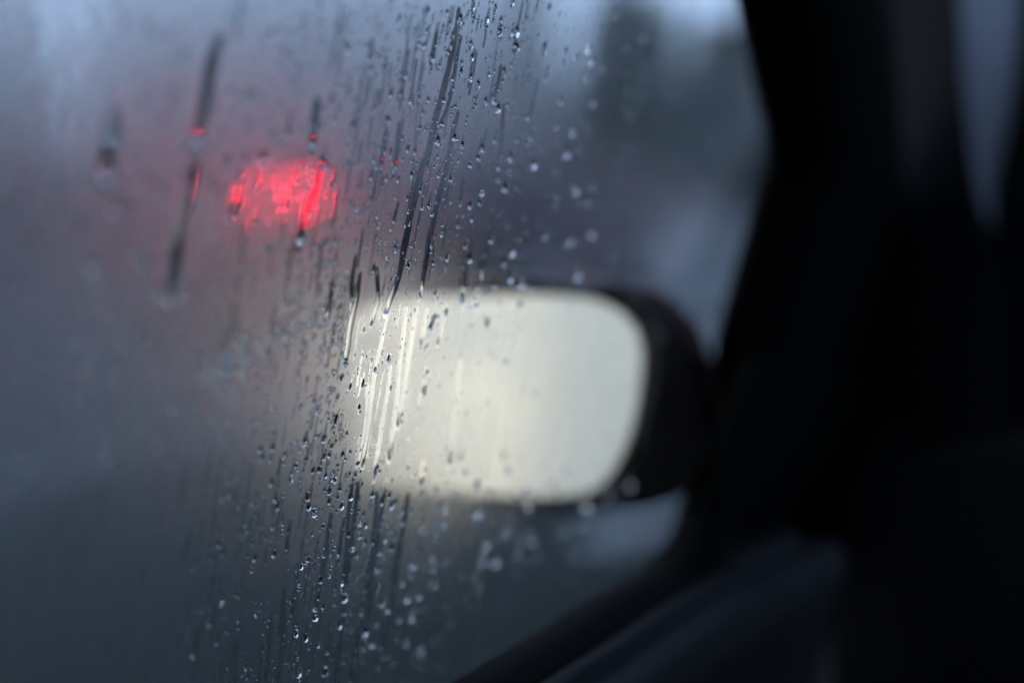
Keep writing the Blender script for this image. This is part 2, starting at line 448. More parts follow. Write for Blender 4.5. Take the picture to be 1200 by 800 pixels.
# ------------------------------------------------------------------ our own car, seen from inside
car = empty('car', (0, 0.6, 0)); tag(car, 'dark cabin of the car one looks out of: misted window, mirror, pillar', 'car')
INV = Matrix.Translation((0, -0.6, 0))
def own(o):                                 # geometry is written in world space; the Empty stands on the road
    o.parent = car; o.matrix_parent_inverse = INV
    return o

# --- wing mirror
mc = at(575, 463, 0.875)
d_in = ray(310, 480).normalized()
r_out = (Vector((-1.1, -7.3, .70)) - mc).normalized()
mn = (r_out - d_in).normalized()            # mirror normal, towards us
MIR = [(408, 372), (440, 352), (500, 347), (580, 345), (650, 345), (702, 353), (734, 375), (747, 410), (744, 455), (735, 500), (716, 545), (688, 573), (640, 580), (560, 577), (480, 570), (430, 560), (410, 535), (404, 490), (402, 430)]
face = catmull([on_plane(x, y, mc, mn) for x, y in MIR], 4, True)
HOU = [(392, 360), (430, 338), (500, 332), (580, 330), (660, 331), (722, 337), (760, 354), (790, 386), (812, 430), (824, 470), (828, 520), (812, 560), (770, 588), (640, 592), (560, 590), (480, 584), (418, 574), (396, 545), (388, 490), (386, 430)]
rim = catmull([on_plane(x, y, mc, mn) for x, y in HOU], 4, True)
def centre(r): return sum(r, Vector())/len(r)
hous = empty('wing_mirror', mc); own(hous)
def under(o, par, base):
    o.parent = par; o.matrix_parent_inverse = (Matrix.Translation(base)).inverted(); return o
mg = loft('mirror_glass', [[p - mn*0.004 for p in face], [p for p in face]], M['mirror'], None, smooth=False); under(mg, hous, mc)
cr = centre(rim)
def ringscale(r, s, back): return [cr + (p-cr)*s - mn*back for p in r]
n_f = len(face)
inner = [face[int(i*n_f/len(rim)) % n_f] for i in range(len(rim))]
# bowl: from the edge of the mirror out to the rim, then back round the shell
hb = loft('mirror_housing', [[p - mn*0.012 for p in ringscale(rim, .80, .0)], [p-mn*.008 for p in ringscale(rim, .97, 0)], [p + mn*0.008 for p in ringscale(rim, .985, 0)], [p + mn*0.009 for p in rim], ringscale(rim, 1.012, .004), ringscale(rim, 1.015, .03)], M['mirror_shell'], None); under(hb, hous, mc)
CSH = (ray(800, 380)-ray(600, 470)).normalized()*.006
cap_rings = [ringscale(rim, 1.008, .029), [p+CSH for p in ringscale(rim, 1.012, .034)]]
for k in range(1, 8):
    t = k/7; cap_rings.append([p+CSH for p in ringscale(rim, 1.012*math.cos(t*1.45), .034+.085*math.sin(t*1.5))])
hc = loft('mirror_cap', cap_rings, M['maroon'], None); under(hc, hous, mc)
base_pt = on_glass(905, 520, -0.02)
arm_a = [on_plane(x, y, mc - mn*.02, mn) for x, y in ((780, 440), (830, 470), (830, 560), (780, 575))]
arm_b = [on_glass(x, y, -0.004) for x, y in ((880, 420), (930, 430), (930, 570), (860, 575))]
arm = loft('mirror_arm', [[p for p in arm_a], [(a*.5+b*.5) for a, b in zip(arm_a, arm_b)], arm_b], M['mirror_shell'], None); under(arm, hous, mc)

# --- front door: frame round the window, in the plane of the glass
def gp(pts, inset): return [on_glass(x, y, inset) for x, y in pts]
WIN = [(780, -430), (855, -120), (880, 0), (898, 90), (915, 184), (901, 235), (875, 325), (853, 408), (838, 520), (812, 600), (782, 660), (700, 708), (620, 755), (540, 801), (380, 895)]
OUT = [(945, -430), (1010, -120), (1036, 0), (1046, 120), (1052, 225), (1036, 330), (1012, 430), (990, 520), (985, 560), (960, 640), (905, 690), (800, 712), (640, 762), (556, 812), (400, 905)]
def strip_solid(name, A, B, inset, thick, mat, rnd=0.25, seg=6):
    """a band between two outlines on the glass plane with a rounded inner face"""
    A = catmull(gp(A, inset), 3); B = catmull(gp(B, inset), 3); rings = []
    for a, b in zip(A, B):
        r = []
        for k in range(seg+1):
            t = k/seg; hgt = thick*(1-abs(2*t-1)**4)
            r.append(a+(b-a)*t - GN*hgt)
        r += [b + GN*0.012, a + GN*0.012]
        rings.append(r)
    return own(loft(name, rings, mat, None))
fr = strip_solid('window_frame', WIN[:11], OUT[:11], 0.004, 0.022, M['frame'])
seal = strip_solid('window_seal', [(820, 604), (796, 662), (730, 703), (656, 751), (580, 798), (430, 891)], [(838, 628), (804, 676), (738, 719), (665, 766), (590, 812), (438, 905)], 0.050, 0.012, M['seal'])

# door card: ledge below the window, rolling over towards us
belt = catmull([(860, 640), (800, 690), (718, 738), (638, 784), (560, 828), (405, 920), (200, 1040), (-200, 1275)], 3) if False else None
bp = [on_glass(x, y, 0.056) for x, y in ((900, 622), (822, 670), (738, 721), (666, 768), (591, 814), (438, 907))]
bp.append(bp[-1] + (bp[-1]-bp[-2])*4)
zb = sum(p.z for p in bp[1:5])/4
rings = []
for p in bp:
    base = p
    rings.append([base + Vector((dx, 0, dz)) for dx, dz in ((-.004, -.006), (.008, .001), (.018, .002), (.022, -.003), (.026, -.003), (.040, -.001), (.048, -.006), (.050, -.016), (.044, -.04), (.030, -.10), (.030, -.40), (-.004, -.40))])
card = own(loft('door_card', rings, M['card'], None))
# inner sail panel in front of the window and speaker grille trim
sail = own(slab('sail_panel', gp([(866, 418), (1005, 440), (985, 540), (935, 600), (800, 640), (822, 520)], 0.018), -GN*0.014, M['frame'], None, 0.004))
trim = own(slab('corner_trim', gp([(838, 596), (935, 590), (955, 640), (915, 690), (835, 690), (815, 640)], 0.012), -GN*0.014, M['card'], None, 0.004))

own(slab('corner_filler', gp([(795, 606), (1020, 540), (1030, 780), (905, 740), (800, 715)], 0.003), -GN*0.006, M['seal'], None, 0.001))  # added backing that closes light gaps between the trims

# --- A-pillar trim, rolled section, and a pale strip tapered where the light on it fades
def roll(name, L, Rr, dl, dr, mat, bulge=0.02, seg=8):
    A = catmull([at(x, y, dl) for x, y in L], 4); B = catmull([at(x, y, dr) for x, y in Rr], 4); rings = []
    for a, b in zip(A, B):
        r = []
        for k in range(seg+1):
            t = k/seg; q = a+(b-a)*t
            r.append(q - (q-EYE).normalized()*bulge*math.sin(math.pi*t))
        back = (b-EYE).normalized()*0.05
        r += [b+back, a+back]
        rings.append(r)
    return own(loft(name, rings, mat, None))
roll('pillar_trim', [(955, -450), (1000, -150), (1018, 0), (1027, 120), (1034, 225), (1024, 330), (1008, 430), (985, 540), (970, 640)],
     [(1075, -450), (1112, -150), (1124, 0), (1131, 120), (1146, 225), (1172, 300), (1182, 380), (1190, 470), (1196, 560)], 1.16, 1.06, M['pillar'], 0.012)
roll('lit_pillar_strip', [(1068, -450), (1106, -150), (1118, 0), (1124, 80), (1130, 150), (1138, 210), (1148, 260), (1160, 310)],
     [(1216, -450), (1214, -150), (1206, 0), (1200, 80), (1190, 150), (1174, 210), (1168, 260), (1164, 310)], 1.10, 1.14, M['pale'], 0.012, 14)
roll('dark_fade_strip', [(1206, -450), (1208, -150), (1200, 0), (1188, 120), (1158, 225), (1128, 300), (1124, 380), (1130, 470)],
     [(1300, -450), (1300, -150), (1300, 0), (1300, 120), (1300, 225), (1300, 300), (1300, 380), (1300, 470)], 1.13, 1.13, M['seal'], 0.02)  # dark strip added so the pale one falls off into shade

# --- dashboard
dash = [at(985, 560, 1.08), at(1003, 522, 1.10), at(1050, 478, 1.12), at(1100, 436, 1.14), at(1170, 420, 1.16), at(1300, 420, 1.18), at(1300, 1000, 0.95), at(985, 1000, 0.95)]
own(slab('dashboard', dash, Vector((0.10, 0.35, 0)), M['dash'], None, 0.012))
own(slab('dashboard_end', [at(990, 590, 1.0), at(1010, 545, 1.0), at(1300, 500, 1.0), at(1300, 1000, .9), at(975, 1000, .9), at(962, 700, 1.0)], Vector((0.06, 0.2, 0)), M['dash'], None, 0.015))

# --- the rest of the cabin that shades it, plus added light blockers
own(box('roof_lining', (0.35, -0.25, 1.545), (1.42, 1.95, 0.05), M['liner'], None, 0.02))
own(slab('header_light_block', [Vector((-.12, .70, 1.545)), Vector((1.06, .70, 1.545)), Vector((1.06, 1.25, 1.37)), Vector((-.12, 1.25, 1.37))], (0, 0, .03), M['liner'], None, 0.006))  # added slope below the roof, blocks sky light reflected in the pane
own(box('visor_light_block', (0.44, 0.72, 1.40), (1.04, 0.02, 0.24), M['liner'], None, 0.008))  # added out of view to keep windscreen light off the pane
own(box('rear_wall', (0.38, -1.25, 0.95), (1.6, 0.08, 1.2), M['liner'], None, 0.02))  # raised to the roof to darken the cabin
own(box('far_door', (1.10, -0.2, 0.86), (0.08, 2.5, 0.92), M['card'], None, 0.02))  # top raised to cut far-side light reflected in the pane
own(box('floor_pan', (0.35, -0.1, 0.28), (1.5, 2.6, 0.06), M['dash'], None, 0.02))
own(box('bulkhead', (0.40, 1.38, 0.62), (1.4, 0.06, 0.75), M['dash'], None, 0.02))
own(box('seat_back', (0.02, -0.42, 0.85), (0.50, 0.14, 0.66), M['dash'], None, 0.05))
own(box('rear_pillar', (-0.34, -0.42, 1.15), (0.08, 0.30, 0.80), M['liner'], None, 0.03))
own(slab('door_skin', [Vector((-.36, -1.4, .95)), Vector((-.36, 1.45, .95)), Vector((-.42, 1.45, .35)), Vector((-.42, -1.4, .35))], (-.05, 0, 0), M['maroon'], None, 0.01))
own(box('bonnet', (0.42, 2.1, 0.86), (1.5, 1.35, 0.10), M['maroon'], None, 0.04))
own(box('roof_skin', (0.35, -0.25, 1.60), (1.40, 2.0, 0.035), M['maroon'], None, 0.015))

# ------------------------------------------------------------------ water on the glass: positions read off the window
TR = [  # (label, width in mm across the view, points)
 ('long dark water track running from the window top towards the mirror glow', 2.6, [(537, 12), (533, 40), (527, 75), (520, 105), (510, 140), (502, 180), (494, 200), (484, 240), (475, 285), (468, 320), (458, 350), (452, 368)]),
 ('long bright water track continuing the longest dark one across the mirror glow', 1.7, [(455, 364), (447, 402), (440, 432), (434, 480), (429, 520), (425, 548)]),
 ('thinner dark water track just right of the longest one', 2.1, [(536, 133), (530, 160), (522, 200), (512, 240), (503, 290), (497, 320), (492, 350)]),
 ('faint water track beginning beside the top of the longest track', 1.4, [(540, 44), (533, 85), (527, 112), (520, 136), (513, 150)]),
 ('short water track ending in a dark drop left of the longest track', 1.8, [(513, 35), (511, 48), (509, 58), (506, 72)]),
 ('soft dark track well right of the longest track, above the mirror', 2.2, [(590, 125), (585, 180), (580, 215), (575, 260), (568, 300), (562, 335)]),
 ('short thin track left of the dark forked one, above the white drop', 1.5, [(416, 300), (412, 330), (412, 345), (410, 368)]),
 ('dark forked water track ending in the brightest drop left of the mirror', 2.0, [(422, 322), (418, 350), (413, 375), (410, 392), (407, 410), (404, 424)]),
 ('thin dark wavy track just left of the longest track', 1.5, [(441, 315), (443, 340), (443, 355), (440, 364), (436, 380)]),
 ('short black track ending in a pale drop, left of the forked track', 2.0, [(391, 328), (388, 345), (385, 362), (383, 374)]),
 ('bright white track, second from the left across the mirror glow', 2.2, [(476, 362), (473, 392), (469, 425), (466, 455), (461, 500), (456, 540)]),
 ('widest bright white track across the mirror glow', 2.5, [(488, 362), (482, 395), (477, 425), (472, 465), (467, 500)]),
 ('bright track ending in orange gleams at the lower edge of the mirror', 2.0, [(458, 430), (453, 465), (448, 495), (443, 528), (439, 562)]),
 ('soft wide pale track in the middle of the mirror glow', 2.6, [(539, 425), (535, 465), (531, 505), (527, 545)]),
 ('short pale track at the upper edge of the mirror glow, left one of two', 1.8, [(500, 364), (497, 384), (493, 405)]),
 ('short pale track at the upper edge of the mirror glow, right one of two', 1.8, [(523, 358), (518, 380), (513, 404)]),
 ('thin bright broken track down the left end of the mirror glow', 1.2, [(432, 452), (430, 480), (426, 515), (421, 545), (415, 560)]),
 ('broad dark blurred track in the upper left, ending in a pale drop', 3.4, [(258, 45), (250, 72), (243, 105), (236, 140), (230, 168)]),
 ('track with a red upper half below the broad blurred one', 2.6, [(229, 185), (228, 200), (222, 232), (217, 256), (210, 285), (204, 322), (198, 360)]),
 ('short broad dark track, leftmost on the window', 4.0, [(132, 132), (128, 165), (125, 212)]),
 ('short dark track ending in a red gleam above the red glow', 2.5, [(372, 118), (368, 145), (366, 174)]),
 ('bright red track down the right side of the red glow', 2.8, [(376, 186), (372, 214), (363, 245), (355, 270), (350, 288)]),
 ('short bent red track at the left side of the red glow', 2.4, [(281, 210), (277, 235), (270, 258)]),
 ('dark track hanging below the left end of the mirror', 2.0, [(388, 603), (383, 635), (378, 665), (372, 700), (370, 716)]),
 ('short dark track left of the pair below the mirror', 1.7, [(403, 608), (399, 632), (396, 652)]),
 ('dark track, left one of the close pair below the mirror', 2.0, [(413, 568), (409, 600), (406, 640), (402, 694)]),
 ('dark track, right one of the close pair below the mirror', 2.0, [(420, 566), (416, 600), (412, 636), (405, 690)]),
 ('long dark track below the orange gleams reaching the lower edge', 2.2, [(441, 578), (437, 630), (430, 680), (421, 730), (411, 798)]),
 ('long dark track right of the one below the orange gleams', 2.0, [(453, 562), (447, 600), (441, 640), (434, 695), (426, 760)]),
 ('soft dark track below the middle of the mirror glow', 2.2, [(478, 574), (473, 608), (465, 660), (456, 715), (448, 760)]),
 ('dark ragged track at the bottom, right of three short ones', 2.2, [(333, 690), (332, 735), (328, 775), (325, 806)]),
 ('dark ragged track at the bottom, middle of three short ones', 2.0, [(318, 732), (314, 765), (310, 806)]),
 ('dark ragged track at the bottom, left of three short ones', 1.5, [(306, 755), (304, 778), (302, 806)]),
 ('lone thin dark track at the bottom left of the sharp drops', 1.8, [(279, 746), (276, 775), (274, 806)]),
 ('thin dark track above the ragged tracks at the bottom', 1.4, [(348, 662), (346, 690), (341, 722)]),
 ('dark track at the bottom below the pair under the mirror', 2.0, [(402, 712), (399, 745), (393, 806)]),
 ('thin dark track at the bottom right of the ones under the mirror', 1.6, [(424, 742), (419, 775), (414, 806)]),
 ('thin track through the middle upper window left of the longest', 1.3, [(468, 145), (466, 172), (461, 205)]),
 ('thin track among red drops left of the longest track', 1.2, [(453, 150), (450, 172), (447, 200)]),
 ('thin soft track right of the longest, pale drop at its end', 1.6, [(587, 78), (583, 98), (578, 116)]),
 ('thin dark track by the lower left drops above the pale sliver', 1.3, [(340, 612), (338, 630), (336, 645)]),
 ('dark smear right of the thinner track, under red specks', 1.6, [(514, 225), (508, 262), (505, 292)]),
 ('soft dark stub over the upper edge of the mirror, left of two', 2.2, [(546, 312), (544, 332), (541, 350)]),
 ('soft dark stub over the upper edge of the mirror, right of two', 2.2, [(563, 322), (560, 340), (557, 352)]),
 ('pale grey streak near the lower left corner of the window', 2.2, [(234, 735), (231, 752), (228, 770)]),
]
Z = []
def zone(ox, oy, s, txt):
    for a in txt.split():
        q = [float(v) for v in a.split(',')]
        Z.append((ox+q[0]/4, oy+q[1]/4, q[2] if len(q) > 2 else s))
zone(400, 0, 1.5, '555,95,2.4 520,165,2 430,280,1.8 740,150,2 818,150,2.2 815,218,2.6 950,230,2.2 1050,235,2 1100,262,2 1155,225,2.2 1165,285,2 1040,290,1.6 970,325,2 955,375,1.8 1140,365,2 1180,480,2.2 870,550 640,395,1.8 730,510,2.2 710,465,1.7 760,340,1.6 690,350 605,210,1.7 495,60,1.8 405,50,2 615,30 133,270,2 300,355,1.8 155,365 230,445,2 275,440,1.7 75,480 215,560,2.6 55,590,1.9 285,650,2 205,705,1.8 230,720,1.9 310,700 345,710 450,660,2.5 530,645,2.4 565,680,1.8 660,695,1.8 870,670,2.4 790,735,2 900,770,2 1055,720,2.2 1080,625 640,740,1.7 405,470,1.9 330,485,1.9 365,460 520,370,2 480,470,1.9 610,270,1.6 30,435,1.8 25,690 30,770,1.8 165,465,1.6 395,215,1.6 350,240 270,100 200,320 125,220 680,95 680,130 620,90 800,15 975,30,1.8 720,40 505,110 460,310 420,330 560,340 625,490 675,475 370,600')
zone(400, 200, 1.5, '140,30,1.9 265,40,1.8 330,20,2 455,25,1.7 410,165,2 370,90,1.6 735,45,1.8 763,80,2.2 1100,85,2.4 1160,150,2.2 655,105,1.8 600,410,2 580,355,1.9 430,430,1.9 440,575,1.9 565,600,2 640,540 795,495,2.2 840,530,2.2 700,325,2 255,360,2.2 315,445,2 330,350,1.8 150,460,1.7 630,630,2 835,625,2.3 490,660,2 70,330,1.7 15,565 50,600,2 140,715,2 430,700,2.6 1105,490,2.2 650,150 600,165 545,260 470,300,1.7 610,225 800,380,1.8 1170,300,2.2 1070,330,2 950,310,1.8 760,430,1.8 720,525,1.8 880,545,1.8 245,230 165,320 190,70 310,130')
zone(300, 300, 1.5, '210,190,2 370,35,1.8 330,305,2.6 282,295,1.8 362,370,1.8 358,410,1.7 398,400,1.8 400,465,2 418,500,2.8 400,570,2.2 440,610,1.8 500,595,1.9 482,705,2.2 375,770,2.6 383,660,1.9 558,530,1.9 620,480,2.1 505,345 790,640,1.8 395,240 365,330 240,585,2 205,715,1.9 305,465,1.8 150,320,1.9 270,380 300,180 130,350 90,560,1.8 1165,490,2.2 820,320,2.6 1025,230,2 1080,310,2')
zone(300, 450, 1.5, '318,255,2.4 228,270,2.5 425,230,2.1 475,370,2 355,290,1.9 235,350,2 295,400,2 240,525,2 160,445,1.9 245,570,2 370,450,1.9 440,525,2.2 78,295,2 28,345,2.1 100,570,2 80,670,2 400,565,1.8 390,490,2 545,515,1.9 585,550,1.8 480,655,1.8 510,655,1.8 630,565,1.9 680,590,2.1 770,455,2.1 1030,470,2.4 1030,600,2.4 835,650,2.1 875,655,2.2 840,715,2.2 1075,750,2.4 880,590,1.9 480,710,1.8 632,680,1.8 510,735,1.7 580,675 545,735 600,730 405,330 325,425 320,340,1.9 190,400 270,600,2 440,320 95,200,1.8 70,350')
zone(200, 600, 1.5, '480,70,1.9 380,270,1.8 395,215,2.5 485,195,2.2 585,565,2.1 632,585,2.1 675,495,2 790,520,2.2 720,745,2.8 985,430,2.2 1010,460,2 910,555,2.8 815,400,2 700,315,1.8 910,130,1.9 980,185,2 1035,160,2 1080,330,2.2 1105,405,2.1 1160,395,2 1125,490,2.1 1070,495,1.9 1170,650,2.3 1100,610,2.1 225,145,2 240,430,2 185,515,2 220,605,1.8 240,195 380,140 360,205 610,255,1.7 600,350 740,298 850,175 800,330 265,550,1.9 355,720,2 600,750,2 320,540 940,620,2 300,385 690,620 730,655')
zone(450, 500, 1.9, '435,395,2.4 670,370,2.3 480,555,2.5 565,490,2.4 690,530,2.5 625,590,2.4 455,625,2.2 515,635,2.2 225,620,2 225,665,2 235,735,2 75,730 940,370,2.8 1055,310,2.9 1150,270,2.6 575,215,2.2 135,655 790,265,2.2 660,295,2.6 430,272,2.2 560,130,2 1000,180,2.2 850,210,2.2')
zone(150, 100, 1.9, '325,310,3.2 590,45,2.4 465,360,2.5 630,340,2.4 520,435,2.4 150,500,2.4 590,650,2.4 735,560,2.4 920,370,2.3 960,460,2.1 1140,430,2 1055,190,1.9 955,70,2 1030,40,1.9 930,740,2 725,690,2 790,435,2 750,225,2.2 860,180,2 1025,300,1.8 1030,375,1.8 815,370 550,350 610,470')
zone(0, 200, 2.6, '545,170,3 435,450,3 735,575,2.8 860,585,2.8 750,100,2.8 605,270,2.8 1140,490,2.3 1160,600,2.4 780,680 390,60')
zone(0, 400, 2.6, '405,265,3 605,215,2.6 255,650,3.4 970,270,2.2 680,320,2.6 830,330,2.6 475,490,2.8 745,470,2.6 820,770,2.5 650,750,2.5 1055,60,2.4 1000,130,2.4 1015,515,2 810,150,2.4 1170,120,2.2 940,110,2.2 1165,460,2')
zone(0, 600, 2.6, '670,180,2.8 725,180,2.5 810,185,2.3 580,350,2.6 670,300,2.4 670,390,2.4 490,560,2.6 665,600,2.6 800,275,2.3 185,370,2.8 750,310,2.2 880,170,2 935,170,2 1040,190,2 945,385,2 780,550,2.2 640,40,2.4')

# ------------------------------------------------------------------ build the water, and wipe the mist where it has run
GY = Vector((0, 1, 0)); GU = GN.cross(GY).normalized()
if GU.z < 0: GU = -GU
def uv(p):                                   # glass coordinates in metres: along the car, up the glass
    q = p-GP; return q.y, q.dot(GU)
def gpos(u, v, off): return GP + GY*u + GU*v - GN*off
wipe_seg, wipe_dot = [], []
rw = random.Random(5)
FORE = 0.60                                   # the pane is seen at a slant: widths along it are this much longer
def drop_mesh(name, prof, w, h, closed_end=True):
    pass
def cap_verts(u, v, w, l, h, rnd, n=12, tail=0.25):
    """one bead of water: heavy low end, thin upper end; closed lens with a flat back"""
    out = []; jit = [1+rnd.uniform(-.14, .14) for _ in range(n)]
    lean = rnd.uniform(-.15, .15)
    rings = [(1.0, 0.0), (0.93, .42), (0.72, .74), (0.42, .94)]
    for rr, hh in rings:
        for i in range(n):
            a = math.tau*i/n; cx, cy = math.cos(a), math.sin(a)
            wx = cx*(1-tail*max(0, cy)*1.6)
            out.append((u+(wx*w*.5*jit[i]+cy*l*.5*lean)*rr, v+cy*l*.5*jit[i]*rr-(1-rr)*l*.10, h*hh))
    out.append((u, v-l*.10, h))
    return out
def cap_faces(n=12, k=0):
    f = []
    for r in range(3):
        for i in range(n):
            j = (i+1) % n; f.append((k+r*n+i, k+r*n+j, k+(r+1)*n+j, k+(r+1)*n+i))
    for i in range(n): f.append((k+3*n+i, k+3*n+(i+1) % n, k+4*n))
    f.append(tuple(k+i for i in range(n))[::-1])
    return f
OFF = 0.00002
def bead(px, py, s, name='water_drop'):
    s *= 1.22 if px > 540 else 1.0
    p = on_glass(px, py); u, v = uv(p); mm = s*1e-3
    w = mm/FORE*rw.uniform(.6, 1.0)*0.75; l = mm*rw.uniform(1.05, 2.3); h = mm*(rw.uniform(.5, .75) if py > 540 and px > 330 else rw.uniform(.25, .46) if px < 540 else rw.uniform(.40, .65))
    vs = [gpos(a, b, OFF+c) - p for a, b, c in cap_verts(u, v, w, l, h, rw)]
    o = crisp(from_data(name, vs, cap_faces(), M['water'], None, True))
    o.location = p
    wipe_dot.append((u, v, w*.5, l*.5))
    if rw.random() < .45 and s < 2.3:         # a short tail where the drop slid
        ln = l*rw.uniform(.6, 2.2); wipe_seg.append((u, v, u+rw.uniform(-.0004, .0008), v+ln, w*.30, w*.12, .85))
    return o
def zone_label(x, y):
    if x < 260 and y > 380: return 'large blurred water drop on the lower left of the window', 'blurred drops on the lower left of the window'
    if x < 450 and 150 < y <= 300: return 'water drop catching red light around the red tail lamp glow', 'drops around the red glow'
    if x < 450 and y <= 150: return 'small water drop on the pale upper left of the window', 'drops on the upper left of the window'
    if y <= 340 and x < 560: return 'small sharp water drop near the longest water track', 'sharp drops near the longest track'
    if y <= 340: return 'soft round water drop on the window above the mirror', 'soft drops above the mirror'
    if x < 420 and y < 560: return 'small sharp water drop left of the bright mirror', 'sharp drops left of the mirror'
    if y < 560: return 'water drop standing in front of the bright mirror', 'drops in front of the mirror'
    if x < 410: return 'small sharp water drop low on the window, left of the mirror', 'sharp drops low on the window'
    return 'round blurred water drop on the window below the mirror', 'blurred drops below the mirror'
LAND = [("longest dark track's top end", 537, 15), ("longest dark track's middle", 500, 185), ("longest dark track's lower end", 456, 355), ('red glow', 325, 242), ('bright red track', 362, 245),
        ('broad blurred track', 243, 105), ('leftmost dark track', 128, 170), ('forked track', 415, 370), ("brightest drop beside the mirror", 404, 424), ('upper right corner of the mirror', 735, 365), ('top edge of the mirror', 620, 345),
        ('middle of the mirror glow', 575, 465), ('lower right corner of the mirror', 700, 575), ('orange gleams', 430, 552), ("close pair of tracks", 409, 630), ('lower edge of the mirror glow', 560, 580),
        ('ragged tracks at the bottom', 320, 765), ('lower left corner of the window', 20, 780), ('soft track above the mirror', 578, 230), ('lower middle of the window', 540, 700), ('short black track', 387, 350), ('far left edge of the window', 10, 450), ('hazy upper right of the window', 760, 110)]
used_lab = {}
def drop_label(x, y, s):
    size = 'tiny' if s < 1.55 else 'small' if s < 1.85 else 'medium' if s < 2.15 else 'large' if s < 2.5 else 'huge'
    look = 'blurred' if abs(x-(500-.2*y+30)) > 170 else 'sharp'
    for nm, a, b in sorted(LAND, key=lambda q_: (q_[1]-x)**2+(q_[2]-y)**2)[:7]:
        dx, dy = x-a, y-b; d = math.hypot(dx, dy)
        hz_ = 'left of' if dx < 0 else 'right of'; vt = 'above' if dy < 0 else 'below'
        where = hz_ if abs(dx) > 2.2*abs(dy) else vt if abs(dy) > 2.2*abs(dx) else vt+' and '+hz_
        dist = 'right beside' if d < 14 else 'close' if d < 40 else 'slightly' if d < 75 else 'well'
        lb = f'{size} {look} water drop right beside the {nm}' if d < 14 else f'{size} {look} water drop {dist} {where} the {nm}'
        if lb not in used_lab: break
    used_lab[lb] = 1
    return lb
seen = []
for (x, y, s) in Z[:300]:
    if any((x-a)**2+(y-b)**2 < 9 for a, b in seen): continue
    seen.append((x, y))
    o = bead(x, y, s); lb, g = zone_label(x, y); tag(o, drop_label(x, y, s), 'water drop', g)

for lb, wmm, pts in TR:
    P = catmull([Vector((*uv(on_glass(x, y)), 0)) for x, y in pts], 5)
    n = len(P); base = gpos(P[-1].x, P[-1].y, 0); rings = []
    w0 = wmm*1e-3/FORE
    for i, p in enumerate(P):
        t = i/(n-1)
        w = w0*(.55+.45*math.sin(min(1, t*3)*math.pi/2))*(1+.34*noise.noise((p.y*110, wmm, 0)))
        cx = p.x+.0009*noise.noise((p.y*60, wmm*3, 1)); P[i] = Vector((cx, p.y, w))
        bulb = math.exp(-((1-t)*n/1.6)**2)
        w *= 1+.35*bulb; h = w*(.010+.30*bulb)
        if i == 0 or i == n-1: w *= .35; h *= .3
        r = []
        for k in range(7):
            f = k/6; r.append(gpos(cx+(f-.5)*w*.8, p.y, OFF+h*(1-(2*f-1)**2)+2e-6) - base)
        rings.append(r+[gpos(cx, p.y, OFF)-base])
    o = crisp(loft('water_track', rings, M['water'], None)); o.location = base
    tag(o, lb, 'water track', 'water tracks down the misted window')
    for i in range(n-1):
        wipe_seg.append((P[i].x, P[i].y, P[i+1].x, P[i+1].y, P[i].z*.5, P[i+1].z*.5, 1.0))

# uncountable fine beads of condensation
fv, ff = [], []
def fine(px, py, s):
    p = on_glass(px, py); u, v = uv(p); mm = s*1e-3
    w = mm/FORE*.8; l = mm*rw.uniform(.9, 2.4); h = mm*(rw.uniform(.5, .75) if py > 540 and px > 330 else rw.uniform(.2, .36) if px < 500 else rw.uniform(.35, .55))
    k = len(fv); n = 7
    for rr, hh in ((1, 0), (.7, .7)):
        for i in range(n):
            a = math.tau*i/n; fv.append(gpos(u+math.cos(a)*w*.5*rr, v+math.sin(a)*l*.5*rr-(1-rr)*l*.1, OFF+h*hh))
    fv.append(gpos(u, v-l*.1, OFF+h))
    for i in range(n):
        j = (i+1) % n; ff.append((k+i, k+j, k+n+j, k+n+i)); ff.append((k+n+i, k+n+j, k+2*n))
    ff.append(tuple(k+i for i in range(n))[::-1])
    wipe_dot.append((u, v, w*.5, l*.5))
for k in range(3900):
    y = rw.uniform(0, 800)
    xc = 505-.17*y+30*math.sin(y/90)
    x = rw.gauss(xc, 120-.05*y)
    if noise.noise((x/45, y/70, 3)) < rw.uniform(-.6, .3) or x < 5 or x > 860: continue
    fine(x, y, min(1.5, abs(rw.gauss(.38, .30))+.22))
for k in range(340):                          # coarser beads, seen out of focus towards the front of the window
    x = rw.uniform(480, 850); y = rw.uniform(0, 780)
    if noise.noise((x/60, y/60, 8)) < rw.uniform(-.5, .35): continue
    fine(x, y, rw.uniform(.7, 2.0))
for k in range(330):
    fine(rw.uniform(0, 420), rw.uniform(0, 620), rw.uniform(.6, 1.7))
for k in range(150):                          # beads hanging under the mirror's glow
    fine(rw.gauss(520, 85), rw.uniform(545, 720), rw.uniform(.7, 1.9))
for k in range(170):                          # a smear of beads left of the mirror
    t = rw.random(); x = 235+115*t+rw.gauss(0, 9); y = 440-55*t+rw.gauss(0, 14)
    fine(x, y, rw.uniform(.5, 1.7))
for k in range(230):                          # thin runs that have only combed the mist
    y = rw.uniform(-10, 790); x = rw.gauss(505-.25*y, 85)
    if x < 40 or x > 700: continue
    u0, v0 = uv(on_glass(x, y)); ln = rw.uniform(.004, .022); w_ = rw.uniform(.0002, .0006); st = rw.uniform(.35, .9)
    n_ = 4; uu = u0
    for q_ in range(n_):
        u1 = uu+rw.uniform(-.0003, .0003); wipe_seg.append((uu, v0-ln*q_/n_, u1, v0-ln*(q_+1)/n_, w_, w_*rw.uniform(.7, 1.3), st)); uu = u1
me = bpy.data.meshes.new('fine_droplets'); me.from_pydata([tuple(v) for v in fv], [], ff); me.update()
for p in me.polygons: p.use_smooth = True
o = crisp(link('fine_droplets', me, M['water'])); tag(o, 'fine beads of condensation scattered over the misted window', 'condensation', None, 'stuff')

